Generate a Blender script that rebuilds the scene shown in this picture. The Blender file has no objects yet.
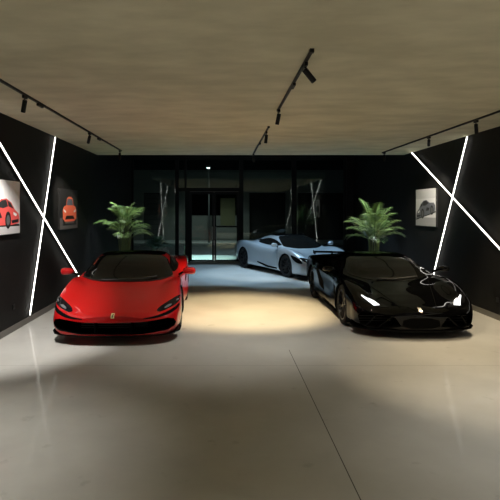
import bpy, bmesh, math, random
from mathutils import Vector, Matrix, geometry
from mathutils.bvhtree import BVHTree
random.seed(7)
PI = math.pi
scene = bpy.context.scene
COL = scene.collection

# ------------------------------------------------------------------ materials
def principled(name, color, rough=0.5, metal=0.0, coat=0.0, coat_rough=0.03, spec=0.5, ior=1.5, emit=None, estr=0.0):
    m = bpy.data.materials.new(name)
    m.use_nodes = True
    b = m.node_tree.nodes['Principled BSDF']
    b.inputs['Base Color'].default_value = (*color, 1)
    b.inputs['Roughness'].default_value = rough
    b.inputs['Metallic'].default_value = metal
    b.inputs['Coat Weight'].default_value = coat
    b.inputs['Coat Roughness'].default_value = coat_rough
    b.inputs['Specular IOR Level'].default_value = spec
    b.inputs['IOR'].default_value = ior
    if emit:
        b.inputs['Emission Color'].default_value = (*emit, 1)
        b.inputs['Emission Strength'].default_value = estr
    return m

def nodes_of(m):
    return m.node_tree.nodes, m.node_tree.links, m.node_tree.nodes['Principled BSDF']

def add_noise_color(m, c1, c2, scale=(1, 1, 1), nscale=2.0, detail=6.0, lo=0.35, hi=0.65, bump=0.0, bscale=8.0):
    n, l, b = nodes_of(m)
    tc = n.new('ShaderNodeTexCoord')
    mp = n.new('ShaderNodeMapping'); mp.inputs['Scale'].default_value = scale
    l.new(tc.outputs['Object'], mp.inputs['Vector'])
    nz = n.new('ShaderNodeTexNoise'); nz.inputs['Scale'].default_value = nscale; nz.inputs['Detail'].default_value = detail
    l.new(mp.outputs['Vector'], nz.inputs['Vector'])
    rp = n.new('ShaderNodeValToRGB')
    rp.color_ramp.elements[0].position = lo; rp.color_ramp.elements[0].color = (*c1, 1)
    rp.color_ramp.elements[1].position = hi; rp.color_ramp.elements[1].color = (*c2, 1)
    l.new(nz.outputs['Fac'], rp.inputs['Fac'])
    l.new(rp.outputs['Color'], b.inputs['Base Color'])
    if bump:
        nb = n.new('ShaderNodeTexNoise'); nb.inputs['Scale'].default_value = bscale; nb.inputs['Detail'].default_value = 4
        l.new(mp.outputs['Vector'], nb.inputs['Vector'])
        bp = n.new('ShaderNodeBump'); bp.inputs['Strength'].default_value = bump; bp.inputs['Distance'].default_value = 0.02
        l.new(nb.outputs['Fac'], bp.inputs['Height'])
        l.new(bp.outputs['Normal'], b.inputs['Normal'])
    return rp

M = {}
M['wall'] = principled('black_wall_paint', (.009, .009, .009), .6, spec=.2)
add_noise_color(M['wall'], (.0065, .0063, .006), (.0105, .0102, .0098), (1, 1, 1), 3.0, 5, .3, .7, .08, 40)
M['ceil'] = principled('raw_concrete_ceiling', (.42, .36, .25), .9, spec=.2)
add_noise_color(M['ceil'], (.50, .475, .345), (.63, .598, .445), (.7, 1.3, 1), 2.2, 10, .34, .66, .5, 3.0)
M['base'] = principled('grey_baseboard', (.16, .15, .135), .45)
M['metal_frame'] = principled('dark_aluminium_frame', (.010, .011, .011), .6, spec=.2)
M['track'] = principled('black_track', (.006, .006, .006), .5, spec=.25)
M['lens'] = principled('lamp_lens', (.9, .9, .85), .3, emit=(1, .88, .70), estr=14)
M['bar'] = principled('led_tube', (.9, .9, .88), .4, emit=(1, .96, .87), estr=7.5)
M['bar_prof'] = principled('led_profile', (.03, .03, .03), .5)
M['plastic'] = principled('black_plastic', (.01, .01, .01), .45)
M['socket'] = principled('socket_plastic', (.008, .008, .008), .3)
M['rubber'] = principled('tyre_rubber', (.005, .005, .005), .8, spec=.25)
M['rim'] = principled('black_alloy', (.010, .010, .011), .35, metal=.4, spec=.3)
M['disc'] = principled('brake_disc_steel', (.18, .18, .18), .35, metal=.9)
M['caliper'] = principled('caliper_paint', (.03, .03, .03), .4)
M['cavity'] = principled('intake_black', (.003, .003, .003), .8, spec=.03)
M['carbon'] = principled('gloss_carbon', (.0025, .0025, .0027), .5, coat=.2, spec=.0)
M['glass'] = principled('tinted_car_glass', (.006, .006, .0055), .05, spec=.36, ior=1.5)
M['red'] = principled('gloss_red_paint', (.46, .005, .006), .4, metal=.0, spec=.1, coat=.9, coat_rough=.03)
M['black'] = principled('gloss_black_paint', (.0015, .0015, .0016), .5, coat=.6, coat_rough=.02, spec=.0)
M['silver'] = principled('silver_blue_paint', (.44, .49, .53), .33, metal=.45, coat=1.0, coat_rough=.04)
M['lamp_dark'] = principled('headlight_lens', (.008, .008, .009), .12, coat=.25, spec=.3)
M['lamp_clear'] = principled('headlight_reflector', (.13, .135, .14), .4, metal=.0, coat=.1)
M['drl'] = principled('daytime_running_light', (.9, .92, 1), .3, emit=(.92, .96, 1), estr=1.8)
M['tail'] = principled('tail_lamp_red', (.25, .005, .005), .15, coat=1.0)
M['badge_y'] = principled('badge_yellow', (.9, .78, .38), .3)
M['badge_w'] = principled('badge_chrome', (.75, .72, .62), .2, metal=.8)
M['leaf'] = principled('palm_leaf', (.11, .26, .07), .38, spec=.6)
add_noise_color(M['leaf'], (.06, .13, .035), (.24, .34, .10), (1, 1, 1), 6, 3, .3, .7)
M['leaf_dark'] = principled('dark_leaf', (.02, .05, .025), .5)
M['stem'] = principled('palm_stem', (.07, .10, .03), .6)
M['pot'] = principled('black_planter', (.02, .02, .02), .4)
M['soil'] = principled('potting_soil', (.03, .02, .012), .95)
add_noise_color(M['soil'], (.018, .012, .008), (.05, .035, .02), (1, 1, 1), 40, 3, .3, .7)
M['canvas_side'] = principled('black_print_edge', (.008, .008, .008), .6)
M['handle'] = principled('brushed_steel', (.35, .36, .37), .3, metal=1.0)
M['sticker'] = principled('pale_green_notice', (.28, .62, .46), .5)
M['asphalt'] = principled('asphalt', (.05, .052, .055), .75)
add_noise_color(M['asphalt'], (.035, .037, .04), (.07, .072, .075), (1, 1, 1), 3, 8, .3, .7)
M['paving'] = principled('pavement', (.45, .46, .44), .8)
M['render_wall'] = principled('pale_render', (.25, .245, .225), .85)
M['dark_open'] = principled('garage_dark', (.012, .013, .013), .6)
M['shutter'] = principled('grey_shutter', (.09, .09, .085), .7)
M['olive'] = principled('olive_panel', (.22, .20, .10), .7)
M['pale'] = principled('pavement_lit_tone', (.75, .77, .75), .6)  # pavement brightened by lamplight, put into the colour
M['line'] = principled('road_line', (.6, .6, .56), .7)
M['street_lens'] = principled('street_lamp_lens', (.9, .9, .9), .3, emit=(.85, .95, 1), estr=12)
M['grey_metal'] = principled('grey_pole_metal', (.25, .26, .26), .4, metal=.8)

# floor : polished concrete, one saw-cut joint, scuffs
def floor_material():
    m = principled('polished_concrete_floor', (.45, .43, .38), .5, spec=.25, coat=.14, coat_rough=.07)
    n, l, b = nodes_of(m)
    tc = n.new('ShaderNodeTexCoord')
    nz = n.new('ShaderNodeTexNoise'); nz.inputs['Scale'].default_value = .8; nz.inputs['Detail'].default_value = 9; nz.inputs['Roughness'].default_value = .6
    l.new(tc.outputs['Object'], nz.inputs['Vector'])
    rp = n.new('ShaderNodeValToRGB')
    rp.color_ramp.elements[0].position = .3; rp.color_ramp.elements[0].color = (.44, .43, .40, 1)
    rp.color_ramp.elements[1].position = .7; rp.color_ramp.elements[1].color = (.56, .55, .515, 1)
    l.new(nz.outputs['Fac'], rp.inputs['Fac'])
    # scuffs
    n2 = n.new('ShaderNodeTexNoise'); n2.inputs['Scale'].default_value = 3.6; n2.inputs['Detail'].default_value = 7
    l.new(tc.outputs['Object'], n2.inputs['Vector'])
    r2 = n.new('ShaderNodeValToRGB')
    r2.color_ramp.elements[0].position = .655; r2.color_ramp.elements[0].color = (0, 0, 0, 1)
    r2.color_ramp.elements[1].position = .75; r2.color_ramp.elements[1].color = (1, 1, 1, 1)
    l.new(n2.outputs['Fac'], r2.inputs['Fac'])
    mx = n.new('ShaderNodeMixRGB'); mx.inputs['Color2'].default_value = (.2, .19, .165, 1)
    s1 = n.new('ShaderNodeMath'); s1.operation = 'MULTIPLY'; s1.inputs[1].default_value = .40
    l.new(r2.outputs['Color'], s1.inputs[0]); l.new(s1.outputs[0], mx.inputs['Fac'])
    l.new(rp.outputs['Color'], mx.inputs['Color1'])
    # joint along x = .95 (wobbling a little) and a faint cross joint at y = 7.2
    sx = n.new('ShaderNodeSeparateXYZ'); l.new(tc.outputs['Object'], sx.inputs[0])
    def joint(sock, pos, half):
        a = n.new('ShaderNodeMath'); a.operation = 'SUBTRACT'; a.inputs[1].default_value = pos; l.new(sock, a.inputs[0])
        c = n.new('ShaderNodeMath'); c.operation = 'ABSOLUTE'; l.new(a.outputs[0], c.inputs[0])
        d = n.new('ShaderNodeMath'); d.operation = 'LESS_THAN'; d.inputs[1].default_value = half; l.new(c.outputs[0], d.inputs[0])
        return d.outputs[0]
    j1 = joint(sx.outputs['X'], .955, .0042)
    lim = n.new('ShaderNodeMath'); lim.operation = 'LESS_THAN'; lim.inputs[1].default_value = 7.2; l.new(sx.outputs['Y'], lim.inputs[0])
    jm = n.new('ShaderNodeMath'); jm.operation = 'MULTIPLY'; l.new(j1, jm.inputs[0]); l.new(lim.outputs[0], jm.inputs[1])
    j2 = joint(sx.outputs['Y'], 6.47, .006)
    h2 = n.new('ShaderNodeMath'); h2.operation = 'MULTIPLY'; h2.inputs[1].default_value = .35; l.new(j2, h2.inputs[0])
    js = n.new('ShaderNodeMath'); js.operation = 'MAXIMUM'; l.new(jm.outputs[0], js.inputs[0]); l.new(h2.outputs[0], js.inputs[1])
    mx2 = n.new('ShaderNodeMixRGB'); mx2.inputs['Color2'].default_value = (.06, .055, .045, 1)
    l.new(js.outputs[0], mx2.inputs['Fac']); l.new(mx.outputs['Color'], mx2.inputs['Color1'])
    l.new(mx2.outputs['Color'], b.inputs['Base Color'])
    rr = n.new('ShaderNodeMapRange'); rr.inputs['To Min'].default_value = .40; rr.inputs['To Max'].default_value = .58
    l.new(nz.outputs['Fac'], rr.inputs['Value']); l.new(rr.outputs[0], b.inputs['Roughness'])
    bp = n.new('ShaderNodeBump'); bp.inputs['Strength'].default_value = .10; bp.inputs['Distance'].default_value = .02
    n3 = n.new('ShaderNodeTexNoise'); n3.inputs['Scale'].default_value = 3; n3.inputs['Detail'].default_value = 3
    l.new(tc.outputs['Object'], n3.inputs['Vector'])
    l.new(n3.outputs['Fac'], bp.inputs['Height']); l.new(bp.outputs['Normal'], b.inputs['Normal']); l.new(bp.outputs['Normal'], b.inputs['Coat Normal'])
    return m
M['floor'] = floor_material()

def pane_material():
    m = bpy.data.materials.new('shopfront_glass'); m.use_nodes = True
    n, l = m.node_tree.nodes, m.node_tree.links
    n.remove(n['Principled BSDF'])
    t = n.new('ShaderNodeBsdfTransparent'); t.inputs['Color'].default_value = (.62, .72, .70, 1)
    g = n.new('ShaderNodeBsdfGlossy'); g.inputs['Roughness'].default_value = .01; g.inputs['Color'].default_value = (.9, .95, .95, 1)
    f = n.new('ShaderNodeFresnel'); f.inputs['IOR'].default_value = 1.6
    mx = n.new('ShaderNodeMixShader')
    l.new(f.outputs[0], mx.inputs[0]); l.new(t.outputs[0], mx.inputs[1]); l.new(g.outputs[0], mx.inputs[2])
    l.new(mx.outputs[0], n['Material Output'].inputs['Surface'])
    return m
M['pane'] = pane_material()

# ------------------------------------------------------------------ mesh helpers
class MB:
    def __init__(s): s.v, s.f, s.m, s.mats = [], [], [], []
    def mi(s, mat):
        if mat not in s.mats: s.mats.append(mat)
        return s.mats.index(mat)
    def add(s, vs, fs, mat):
        o = len(s.v); k = s.mi(mat)
        s.v += [tuple(p) for p in vs]
        s.f += [tuple(i + o for i in f) for f in fs]; s.m += [k] * len(fs)
        return s
    def box(s, a, b, mat, mtx=None):
        x0, y0, z0 = a; x1, y1, z1 = b
        vs = [Vector(p) for p in ((x0,y0,z0),(x1,y0,z0),(x1,y1,z0),(x0,y1,z0),(x0,y0,z1),(x1,y0,z1),(x1,y1,z1),(x0,y1,z1))]
        if mtx: vs = [mtx @ p for p in vs]
        return s.add(vs, [(0,3,2,1),(4,5,6,7),(0,1,5,4),(1,2,6,5),(2,3,7,6),(3,0,4,7)], mat)
    def lathe(s, prof, mat, mtx=None, n=32, close=False):
        vs, fs = [], []
        for r, h in prof:
            for k in range(n):
                a = 2 * PI * k / n
                p = Vector((r * math.cos(a), r * math.sin(a), h)); vs.append(mtx @ p if mtx else p)
        L = len(prof)
        for i in range(L if close else L - 1):
            j = (i + 1) % L
            for k in range(n):
                q = (k + 1) % n
                fs.append((i*n+k, i*n+q, j*n+q, j*n+k))
        return s.add(vs, fs, mat)
    def tube(s, pts, r, mat, n=8, caps=True):
        pts = [Vector(p) for p in pts]; vs, fs = [], []
        rs = r if isinstance(r, (list, tuple)) else [r] * len(pts)
        for i, p in enumerate(pts):
            t = (pts[min(i+1, len(pts)-1)] - pts[max(i-1, 0)]).normalized()
            u = t.cross(Vector((0, 0, 1)))
            if u.length < 1e-3: u = t.cross(Vector((1, 0, 0)))
            u.normalize(); w = t.cross(u)
            for k in range(n):
                a = 2 * PI * k / n; vs.append(p + rs[i] * (math.cos(a) * u + math.sin(a) * w))
        for i in range(len(pts) - 1):
            for k in range(n):
                q = (k + 1) % n; fs.append((i*n+k, (i+1)*n+k, (i+1)*n+q, i*n+q))
        if caps: fs.append(tuple(range(n))); fs.append(tuple(reversed(range((len(pts)-1)*n, len(pts)*n))))
        return s.add(vs, fs, mat)
    def build(s, name, parent=None, smooth=False, bevel=0.0, autosmooth=None):
        me = bpy.data.meshes.new(name); me.from_pydata(s.v, [], s.f)
        for mt in s.mats: me.materials.append(mt)
        me.polygons.foreach_set('material_index', s.m)
        bm = bmesh.new(); bm.from_mesh(me)
        bmesh.ops.recalc_face_normals(bm, faces=bm.faces)
        if bevel:
            bmesh.ops.bevel(bm, geom=[e for e in bm.edges if e.is_manifold and e.calc_face_angle(0) > .6], offset=bevel, segments=2, affect='EDGES', profile=.6)
        if smooth:
            lim = math.radians(autosmooth if autosmooth else 40)
            for f in bm.faces: f.smooth = True
            for e in bm.edges:
                if e.is_manifold and e.calc_face_angle(0) > lim: e.smooth = False
        bm.to_mesh(me); bm.free()
        o = bpy.data.objects.new(name, me); COL.objects.link(o)
        if parent: o.parent = parent
        return o

def tag(o, label, cat, group=None, kind=None):
    if label: o['label'] = label
    if cat: o['category'] = cat
    if group: o['group'] = group
    if kind: o['kind'] = kind
    return o
def thing(name, label, cat, loc=(0, 0, 0), rz=0.0, group=None):
    o = bpy.data.objects.new(name, None); COL.objects.link(o)
    o.location = loc; o.rotation_euler = (0, 0, rz); o.empty_display_size = .2
    return tag(o, label, cat, group)
def struct(mb, name, **k):
    o = mb.build(name, **k); o['kind'] = 'structure'; return o
def align(p, d):      # matrix with local z along d
    d = Vector(d).normalized()
    return Matrix.Translation(p) @ d.to_track_quat('Z', 'Y').to_matrix().to_4x4()
def kids(o): return list(o.children)
def copy_tree(o, parent=None):
    c = o.copy(); COL.objects.link(c)
    if parent: c.parent = parent
    for ch in kids(o): copy_tree(ch, c)
    return c

# ------------------------------------------------------------------ the room
XL, XR, CEIL, SLAB, DG, YB = -3.43, 5.0, 3.5, 13.9, 19.2, -5.0
RC = 4.35
struct(MB().box((XL-.3, YB-.3, -.2), (XR+.3, DG+.25, 0), M['floor']), 'floor')
struct(MB().box((XL-.3, YB-.3, CEIL), (XR+.3, SLAB, CEIL+.3), M['ceil']), 'ceiling')
struct(MB().box((XL-.3, SLAB, RC), (XR+.3, DG+.3, RC+.2), M['wall']), 'ceiling_rear')
struct(MB().box((XL-.3, SLAB-.02, CEIL+.3), (XR+.3, SLAB, RC+.2), M['wall']), 'trim_1')
struct(MB().box((XL-.25, YB-.2, 0), (XL, DG+.25, RC), M['wall']), 'wall_left')
struct(MB().box((XR, YB-.2, 0), (XR+.25, DG+.25, RC), M['wall']), 'wall_right')
struct(MB().box((XL, YB-.2, 0), (XR, YB, CEIL), M['wall']), 'wall_back')
struct(MB().box((XL, YB, 0), (XL+.018, DG, .10), M['base']), 'baseboard_left', bevel=.004)
struct(MB().box((XR-.018, YB, 0), (XR, DG, .10), M['base']), 'baseboard_right', bevel=.004)

# ---- glazed shopfront at DG
HX = 505.0
def fx(px): return (px - 222) * DG / HX
def fz(py): return 2 + (209.5 - py) * DG / HX
Y0, Y1 = DG - .05, DG + .05
def glazing(name, x0, x1, z0, z1, fw=.06, transom=None):
    fr = MB()
    fr.box((x0, Y0, z0), (x0+fw, Y1, z1), M['metal_frame']); fr.box((x1-fw, Y0, z0), (x1, Y1, z1), M['metal_frame'])
    fr.box((x0+fw, Y0, z0), (x1-fw, Y1, z0+fw), M['metal_frame']); fr.box((x0+fw, Y0, z1-fw), (x1-fw, Y1, z1), M['metal_frame'])
    if transom: fr.box((x0+fw, Y0, transom-fw/2), (x1-fw, Y1, transom+fw/2), M['metal_frame'])
    o = fr.build(name); o['kind'] = 'structure'
    MB().box((x0+fw-.01, DG-.006, z0+fw-.01), (x1-fw+.01, DG+.006, z1-fw+.01), M['pane']).build('pane', o)
    return o
ZT = fz(157.5)
xs = [XL, fx(177), fx(241), fx(294), fx(346)]
DT = fz(191)
glazing('window_1', xs[0], xs[1], 0, ZT, .07)
glazing('window_2', xs[1], xs[2], DT+.05, ZT, .07)
# extra upright that runs down past the sidelight
struct(MB().box((fx(184.5), DG-.06, DT+.05), (fx(186.5), DG+.06, ZT), M['metal_frame']), 'trim_2')
glazing('window_3', xs[2], xs[3], 0, ZT, .09)
glazing('window_4', xs[3], xs[4], 0, ZT, .09)
struct(MB().box((XL, Y0-.03, ZT), (XR, Y1+.03, RC), M['metal_frame']), 'trim_3')
struct(MB().box((xs[4], Y0-.03, 0), (XR, Y1+.1, ZT), M['wall']), 'wall_front')
glazing('window_5', xs[1], fx(187), 0, DT+.05, .07)
d = MB()
d.box((fx(187), DG-.07, 0), (fx(190), DG+.07, DT), M['metal_frame'])
d.box((fx(238.5), DG-.07, 0), (xs[2], DG+.07, DT), M['metal_frame'])
d.box((fx(187), DG-.07, DT-.02), (xs[2], DG+.07, DT+.05), M['metal_frame'])
door = d.build('door_1'); door['kind'] = 'structure'
def leaf(x0, x1, hx, rail):
    q = MB(); fw = .07
    q.box((x0, DG-.03, .03), (x0+fw, DG+.03, DT-.03), M['metal_frame']); q.box((x1-fw, DG-.03, .03), (x1, DG+.03, DT-.03), M['metal_frame'])
    q.box((x0+fw, DG-.03, .03), (x1-fw, DG+.03, .085), M['metal_frame']); q.box((x0+fw, DG-.03, DT-.12), (x1-fw, DG+.03, DT-.03), M['metal_frame'])
    if rail: q.box((x0+fw, DG-.03, 1.32), (x1-fw, DG+.03, 1.38), M['metal_frame'])
    o = q.build('leaf', door)
    MB().box((x0+fw-.01, DG-.006, .08), (x1-fw+.01, DG+.006, DT-.11), M['pane']).build('pane', o)
    MB().tube([(hx, DG-.09, .85), (hx, DG-.09, 1.35)], .014, M['handle']).tube([(hx, DG-.09, .9), (hx, DG-.03, .9)], .01, M['handle']).tube([(hx, DG-.09, 1.3), (hx, DG-.03, 1.3)], .01, M['handle']).build('door_handle', o, smooth=True)
leaf(fx(190), fx(214), fx(212.5), False); leaf(fx(214.3), fx(238.5), fx(216), True)
tag(MB().box((fx(185), DG-.012, .30), (fx(186.6), DG-.007, .62), M['sticker']).build('notice_sticker'),
    'small pale green notice stuck low on the glass left of the door', 'sticker')
bpy.data.objects['notice_sticker'].location = (-.03, 0, 0)

tag(MB().box((-1.36, DG+.8, -.02), (-.40, DG+3.1, -.004), M['pale']).build('pavement_light_patch', bevel=.004),  # pale slab stands in for the pool of light on the pavement
    'pale patch painting the lit pavement just outside the left door leaf', 'light patch')
el = thing('added_door_lamp', 'small cool white lamp added over the door, hidden on the outside wall', 'lamp', (-.85, DG+.13, 4.2))  # added lamp, out of view, to brighten the pavement outside the door
MB().box((-.09, 0, -.06), (.09, .16, .06), M['metal_frame']).build('housing', el, bevel=.01)
MB().box((-.07, .02, -.068), (.07, .14, -.06), M['street_lens']).build('lens', el)
EL = bpy.data.lights.new('added_door_light', 'SPOT'); EL.energy = 2600; EL.spot_size = math.radians(40); EL.spot_blend = .4; EL.color = (.75, .95, .95); EL.shadow_soft_size = .05
elo = bpy.data.objects.new('added_door_light', EL); COL.objects.link(elo); elo.parent = el; elo.location = (0, .08, -.09); elo.rotation_euler = (math.radians(22), 0, 0)

# ---- sockets on the walls
def socket(x, y, z, side, label):
    o = MB().box((0, -.042, -.042), (.012*side, .042, .042), M['socket']).build('wall_socket', bevel=.004)
    o.location = (x, y, z); tag(o, label, 'socket')
    MB().lathe([(0, .0), (.021, .0), (.024, .006), (0, .006)], M['plastic'], align((.012*side, 0, 0), (side, 0, 0)), 20).build('socket_face', o)
socket(XL, 8.3, .40, 1, 'black wall socket low on the left wall, beside the light tubes')
socket(XR, 9.15, .36, -1, 'black wall socket low on the right wall, under the light tubes')

# ------------------------------------------------------------------ light tubes in an X on each side wall
def light_bar(x, side, p, q, label):
    (y0, z0), (y1, z1) = p, q
    a, b = Vector((0, y0, z0)), Vector((0, y1, z1)); mid = (a+b)/2; L = (b-a).length
    ang = math.atan2(z1-z0, y1-y0)
    o = thing('light_tube', label, 'wall light', (x, mid.y, mid.z), 0, 'crossed light tubes on the side walls')
    o.rotation_euler = (ang, 0, 0)
    MB().box((0, -L/2, -.016), (side*.016, L/2, .016), M['bar_prof']).build('profile', o)
    MB().box((side*.010, -L/2+.01, -.0095), (side*.028, L/2-.01, .0095), M['bar']).build('diffuser', o, bevel=.004)
light_bar(XL, 1, (10.33, 3.485), (8.96, .12), 'steep white light tube on left wall, from ceiling down to baseboard')
light_bar(XL+.028, 1, (6.90, 3.485), (12.42, .12), 'long slanting white light tube on left wall, running down behind red car')
light_bar(XR, -1, (10.25, 3.485), (12.08, .12), 'steep white light tube on right wall, ending behind the black car')
light_bar(XR-.028, -1, (13.18, 3.485), (6.75, .12), 'long slanting white light tube on right wall, running down toward the viewer')

light_bar(XL, 1, (1.86, 3.46), (.48, .12), 'unseen steep light tube added on left wall beside the viewpoint')  # these four tubes are added out of view to light near ceiling and floor
light_bar(XL+.028, 1, (-1.47, 3.46), (4.05, .12), 'unseen slanting light tube added on left wall beside the viewpoint')
light_bar(XR, -1, (1.75, 3.46), (3.60, .12), 'unseen steep light tube added on right wall beside the viewpoint')
light_bar(XR-.028, -1, (4.80, 3.46), (-1.75, .12), 'unseen slanting light tube added on right wall beside the viewpoint')

# ------------------------------------------------------------------ printed car pictures
def poly(mb, pts, mat, lay):
    vs = [(u, v, lay) for u, v in pts]
    tri = geometry.tessellate_polygon([[Vector((u, v, 0)) for u, v in pts]])
    mb.add(vs, [tuple(t) for t in tri], mat)
def ell(cu, cv, ru, rv, n=20): return [(cu + ru*math.cos(2*PI*k/n), cv + rv*math.sin(2*PI*k/n)) for k in range(n)]
ART = {}
def art(c, r=.5):
    if c not in ART: ART[c] = principled('print_ink', c, r, spec=.3)
    return ART[c]
def framed(name, label, x, side, yc, zc, w, h, paint):
    o = thing(name, label, 'picture', (x, yc, zc), 0, None)
    # local frame : u along the wall, v up, thickness toward the room
    R = Matrix(((0, 0, side), (side*1.0, 0, 0), (0, 1, 0))).to_4x4()   # (u,v,t) -> (x,y,z)
    MB().box((min(0, side*.045), -w/2, -h/2), (max(0, side*.045), w/2, h/2), M['canvas_side']).build('panel', o, bevel=.004)
    mb = MB(); paint(mb, w, h)
    mb.v = [tuple(R @ Vector((p[0], p[1], p[2] + .0465))) for p in mb.v]
    me = mb.build('print', o)
    return o
def flat(mb, u0, u1, v0, v1, c, lay): poly(mb, [(u0, v0), (u1, v0), (u1, v1), (u0, v1)], art(c), lay)
def art_three_quarter(mb, cu, cv, s, body, dark, flip=1, tilt=0.0):
    f = lambda pts: [(cu + flip*s*a, cv + s*(b + tilt*a)) for a, b in pts]
    poly(mb, f([(-1.05,-.30),(1.02,-.32),(1.02,-.26),(-1.05,-.24)]), art((.02,.02,.02)), .0006)
    poly(mb, f([(-1.0,-.22),(-1.02,.0),(-.85,.14),(-.45,.20),(-.1,.38),(.2,.40),(.5,.30),(.72,.12),(.95,.02),(1.02,-.10),(.98,-.24),(.5,-.28),(-.6,-.27)]), art(body), .0009)
    poly(mb, f([(-.36,.20),(-.08,.35),(.18,.37),(.30,.20),(.0,.15)]), art(dark), .0012)
    poly(mb, f([(.34,.20),(.24,.36),(.46,.29),(.64,.14)]), art(dark), .0012)
    poly(mb, f([(.62,.06),(.86,.0),(.80,-.06),(.64,-.02)]), art((.85,.85,.85)), .0012)
    poly(mb, f([(.50,-.16),(.97,-.13),(.95,-.21),(.55,-.24)]), art((.015,.015,.015)), .0012)
    poly(mb, f([(-.45,-.02),(-.15,.05),(-.05,-.08),(-.35,-.12)]), art((.02,.02,.02)), .0012)
    for c, r in ((-.68, .2), (.30, .22)):
        poly(mb, [(cu + flip*s*(c + .8*r*math.cos(t)), cv + s*(-.15 + tilt*c + r*math.sin(t))) for t in [2*PI*k/20 for k in range(20)]], art((.012,.012,.012)), .0015)
        poly(mb, [(cu + flip*s*(c + .5*r*math.cos(t)), cv + s*(-.15 + tilt*c + .62*r*math.sin(t))) for t in [2*PI*k/20 for k in range(20)]], art((.12,.12,.12)), .0018)
def art_front(mb, cu, cv, su, sv, body, dark):
    f = lambda pts: [(cu + su*a, cv + sv*b) for a, b in pts]
    poly(mb, f([(-1,-.95),(1,-.95),(1,-.85),(-1,-.85)]), art((.01,.01,.01)), .0006)
    for c in (-.8, .8): poly(mb, f(ell(c, -.55, .2, .38)), art((.012,.012,.012)), .0008)
    poly(mb, f([(-.98,-.5),(-1.0,.1),(-.82,.35),(-.55,.4),(-.4,.9),(-.2,1.0),(.2,1.0),(.4,.9),(.55,.4),(.82,.35),(1.0,.1),(.98,-.5),(.7,-.7),(-.7,-.7)]), art(body), .0010)
    poly(mb, f([(-.48,.42),(-.34,.86),(.34,.86),(.48,.42)]), art(dark), .0013)
    poly(mb, f([(-.7,-.55),(-.5,-.3),(.5,-.3),(.7,-.55)]), art((.02,.01,.01)), .0013)
    for c in (-1, 1): poly(mb, f([(c*.55,.0),(c*.9,.18),(c*.88,.0),(c*.62,-.1)]), art((.85,.75,.7)), .0014)
def paint_left(mb, w, h):
    flat(mb, -w/2, w/2, -h/2, h/2, (.86,.85,.84), 0)
    for k in range(9):
        u = -w/2 + .04 + k*.145
        flat(mb, u, u+.075, -h*.10, h/2, (.90,.88,.87), .0003)
    flat(mb, -w/2, w/2, -h/2, -h*.12, (.55,.54,.54), .0004)
    art_three_quarter(mb, -.0, -.11, .62, (.78,.10,.09), (.03,.03,.03))
def paint_mid(mb, w, h):
    flat(mb, -w/2, w/2, -h/2, h/2, (.022,.021,.022), 0)
    flat(mb, -w/2, w/2, -h/2, -h*.22, (.10,.09,.09), .0003)
    flat(mb, w*.1, w*.36, -h*.22, h/2, (.035,.033,.033), .0003)
    art_front(mb, .05, -.05, .50, .32, (.85,.16,.08), (.12,.13,.16))
def paint_right(mb, w, h):
    flat(mb, -w/2, w/2, -h/2, h/2, (.72,.72,.71), 0)
    flat(mb, -w/2, w/2, h*.24, h/2, (.60,.60,.59), .0003)
    flat(mb, -w/2, w/2, -h/2, -h*.27, (.40,.40,.40), .0003)
    art_three_quarter(mb, .0, -.04, .56, (.15,.16,.18), (.02,.02,.02), flip=-1, tilt=-.16)
framed('car_print', 'pale print of a red sports car on left wall, cut off by photo edge', XL, 1, 7.80, 2.035, 1.30, .85, paint_left)
framed('car_print', 'dark print of an orange-red car seen head-on, left wall behind red car', XL, 1, 11.18, 2.01, 1.28, .87, paint_mid)
framed('car_print', 'grey print of a dark sports car on right wall above black car', XR, -1, 12.30, 2.05, 1.20, .90, paint_right)

# ------------------------------------------------------------------ light tracks and spots
def rail(name, label, x, y0, y1, feeds):
    o = MB().box((x-.014, y0, CEIL-.03), (x+.014, y1, CEIL), M['track']).build(name, bevel=.003)
    tag(o, label, 'light track', 'ceiling light tracks')
    MB().box((x-.02, y0-.02, CEIL-.033), (x+.02, y0+.03, CEIL), M['track']).build('end_cap', o); MB().box((x-.02, y1-.03, CEIL-.033), (x+.02, y1+.02, CEIL), M['track']).build('end_cap', o)
    for y in feeds: MB().box((x-.017, y-.10, CEIL-.062), (x+.017, y+.10, CEIL-.03), M['track']).build('feed_box', o, bevel=.004)
    return o
rail('light_track', 'long black ceiling track along the left wall', -2.55, -3.5, 12.75, (7.08, 10.47))
rail('light_track', 'long black ceiling track along the right wall', 4.2, -3.5, 13.2, ())
rail('light_track', 'nearer short black track in the middle of the ceiling', .84, 4.72, 7.56, (5.95,))
rail('light_track', 'farther short black track in the middle, ending at the dark front', .84, 9.1, 13.6, (11.2,))

def spot(x, y, target, label, power, cone=40, color=(1, .84, .62), blend=.6):
    o = thing('spotlight', label, 'spotlight', (x, y, CEIL-.03), 0, 'track spotlights')
    MB().box((-.017, -.055, -.035), (.017, .055, 0), M['track']).build('adapter', o, bevel=.003)
    piv = Vector((0, 0, -.075))
    dirv = (Vector(target) - (Vector((x, y, CEIL-.03)) + piv)).normalized()
    MB().tube([(0, 0, -.03), (0, 0, -.085)], .008, M['track'], 8).build('arm', o, smooth=True)
    A = align(piv - dirv*.02, dirv)
    body = MB(); body.lathe([(0, 0), (.026, 0), (.030, .004), (.030, .158), (.028, .162), (.026, .158), (.024, .143), (0, .143)], M['track'], A, 24)
    hb = body.build('housing', o, smooth=True)
    MB().lathe([(0, .146), (.0235, .146)], M['lens'], A, 20).build('lens', hb)
    L = bpy.data.lights.new('spot_lamp', 'SPOT'); L.energy = power; L.spot_size = math.radians(cone); L.spot_blend = blend
    L.color = color; L.shadow_soft_size = .03
    lo = bpy.data.objects.new('spot_lamp', L); COL.objects.link(lo); lo.parent = o
    lo.matrix_local = align(piv + dirv*.16, -dirv)
    return o
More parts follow.
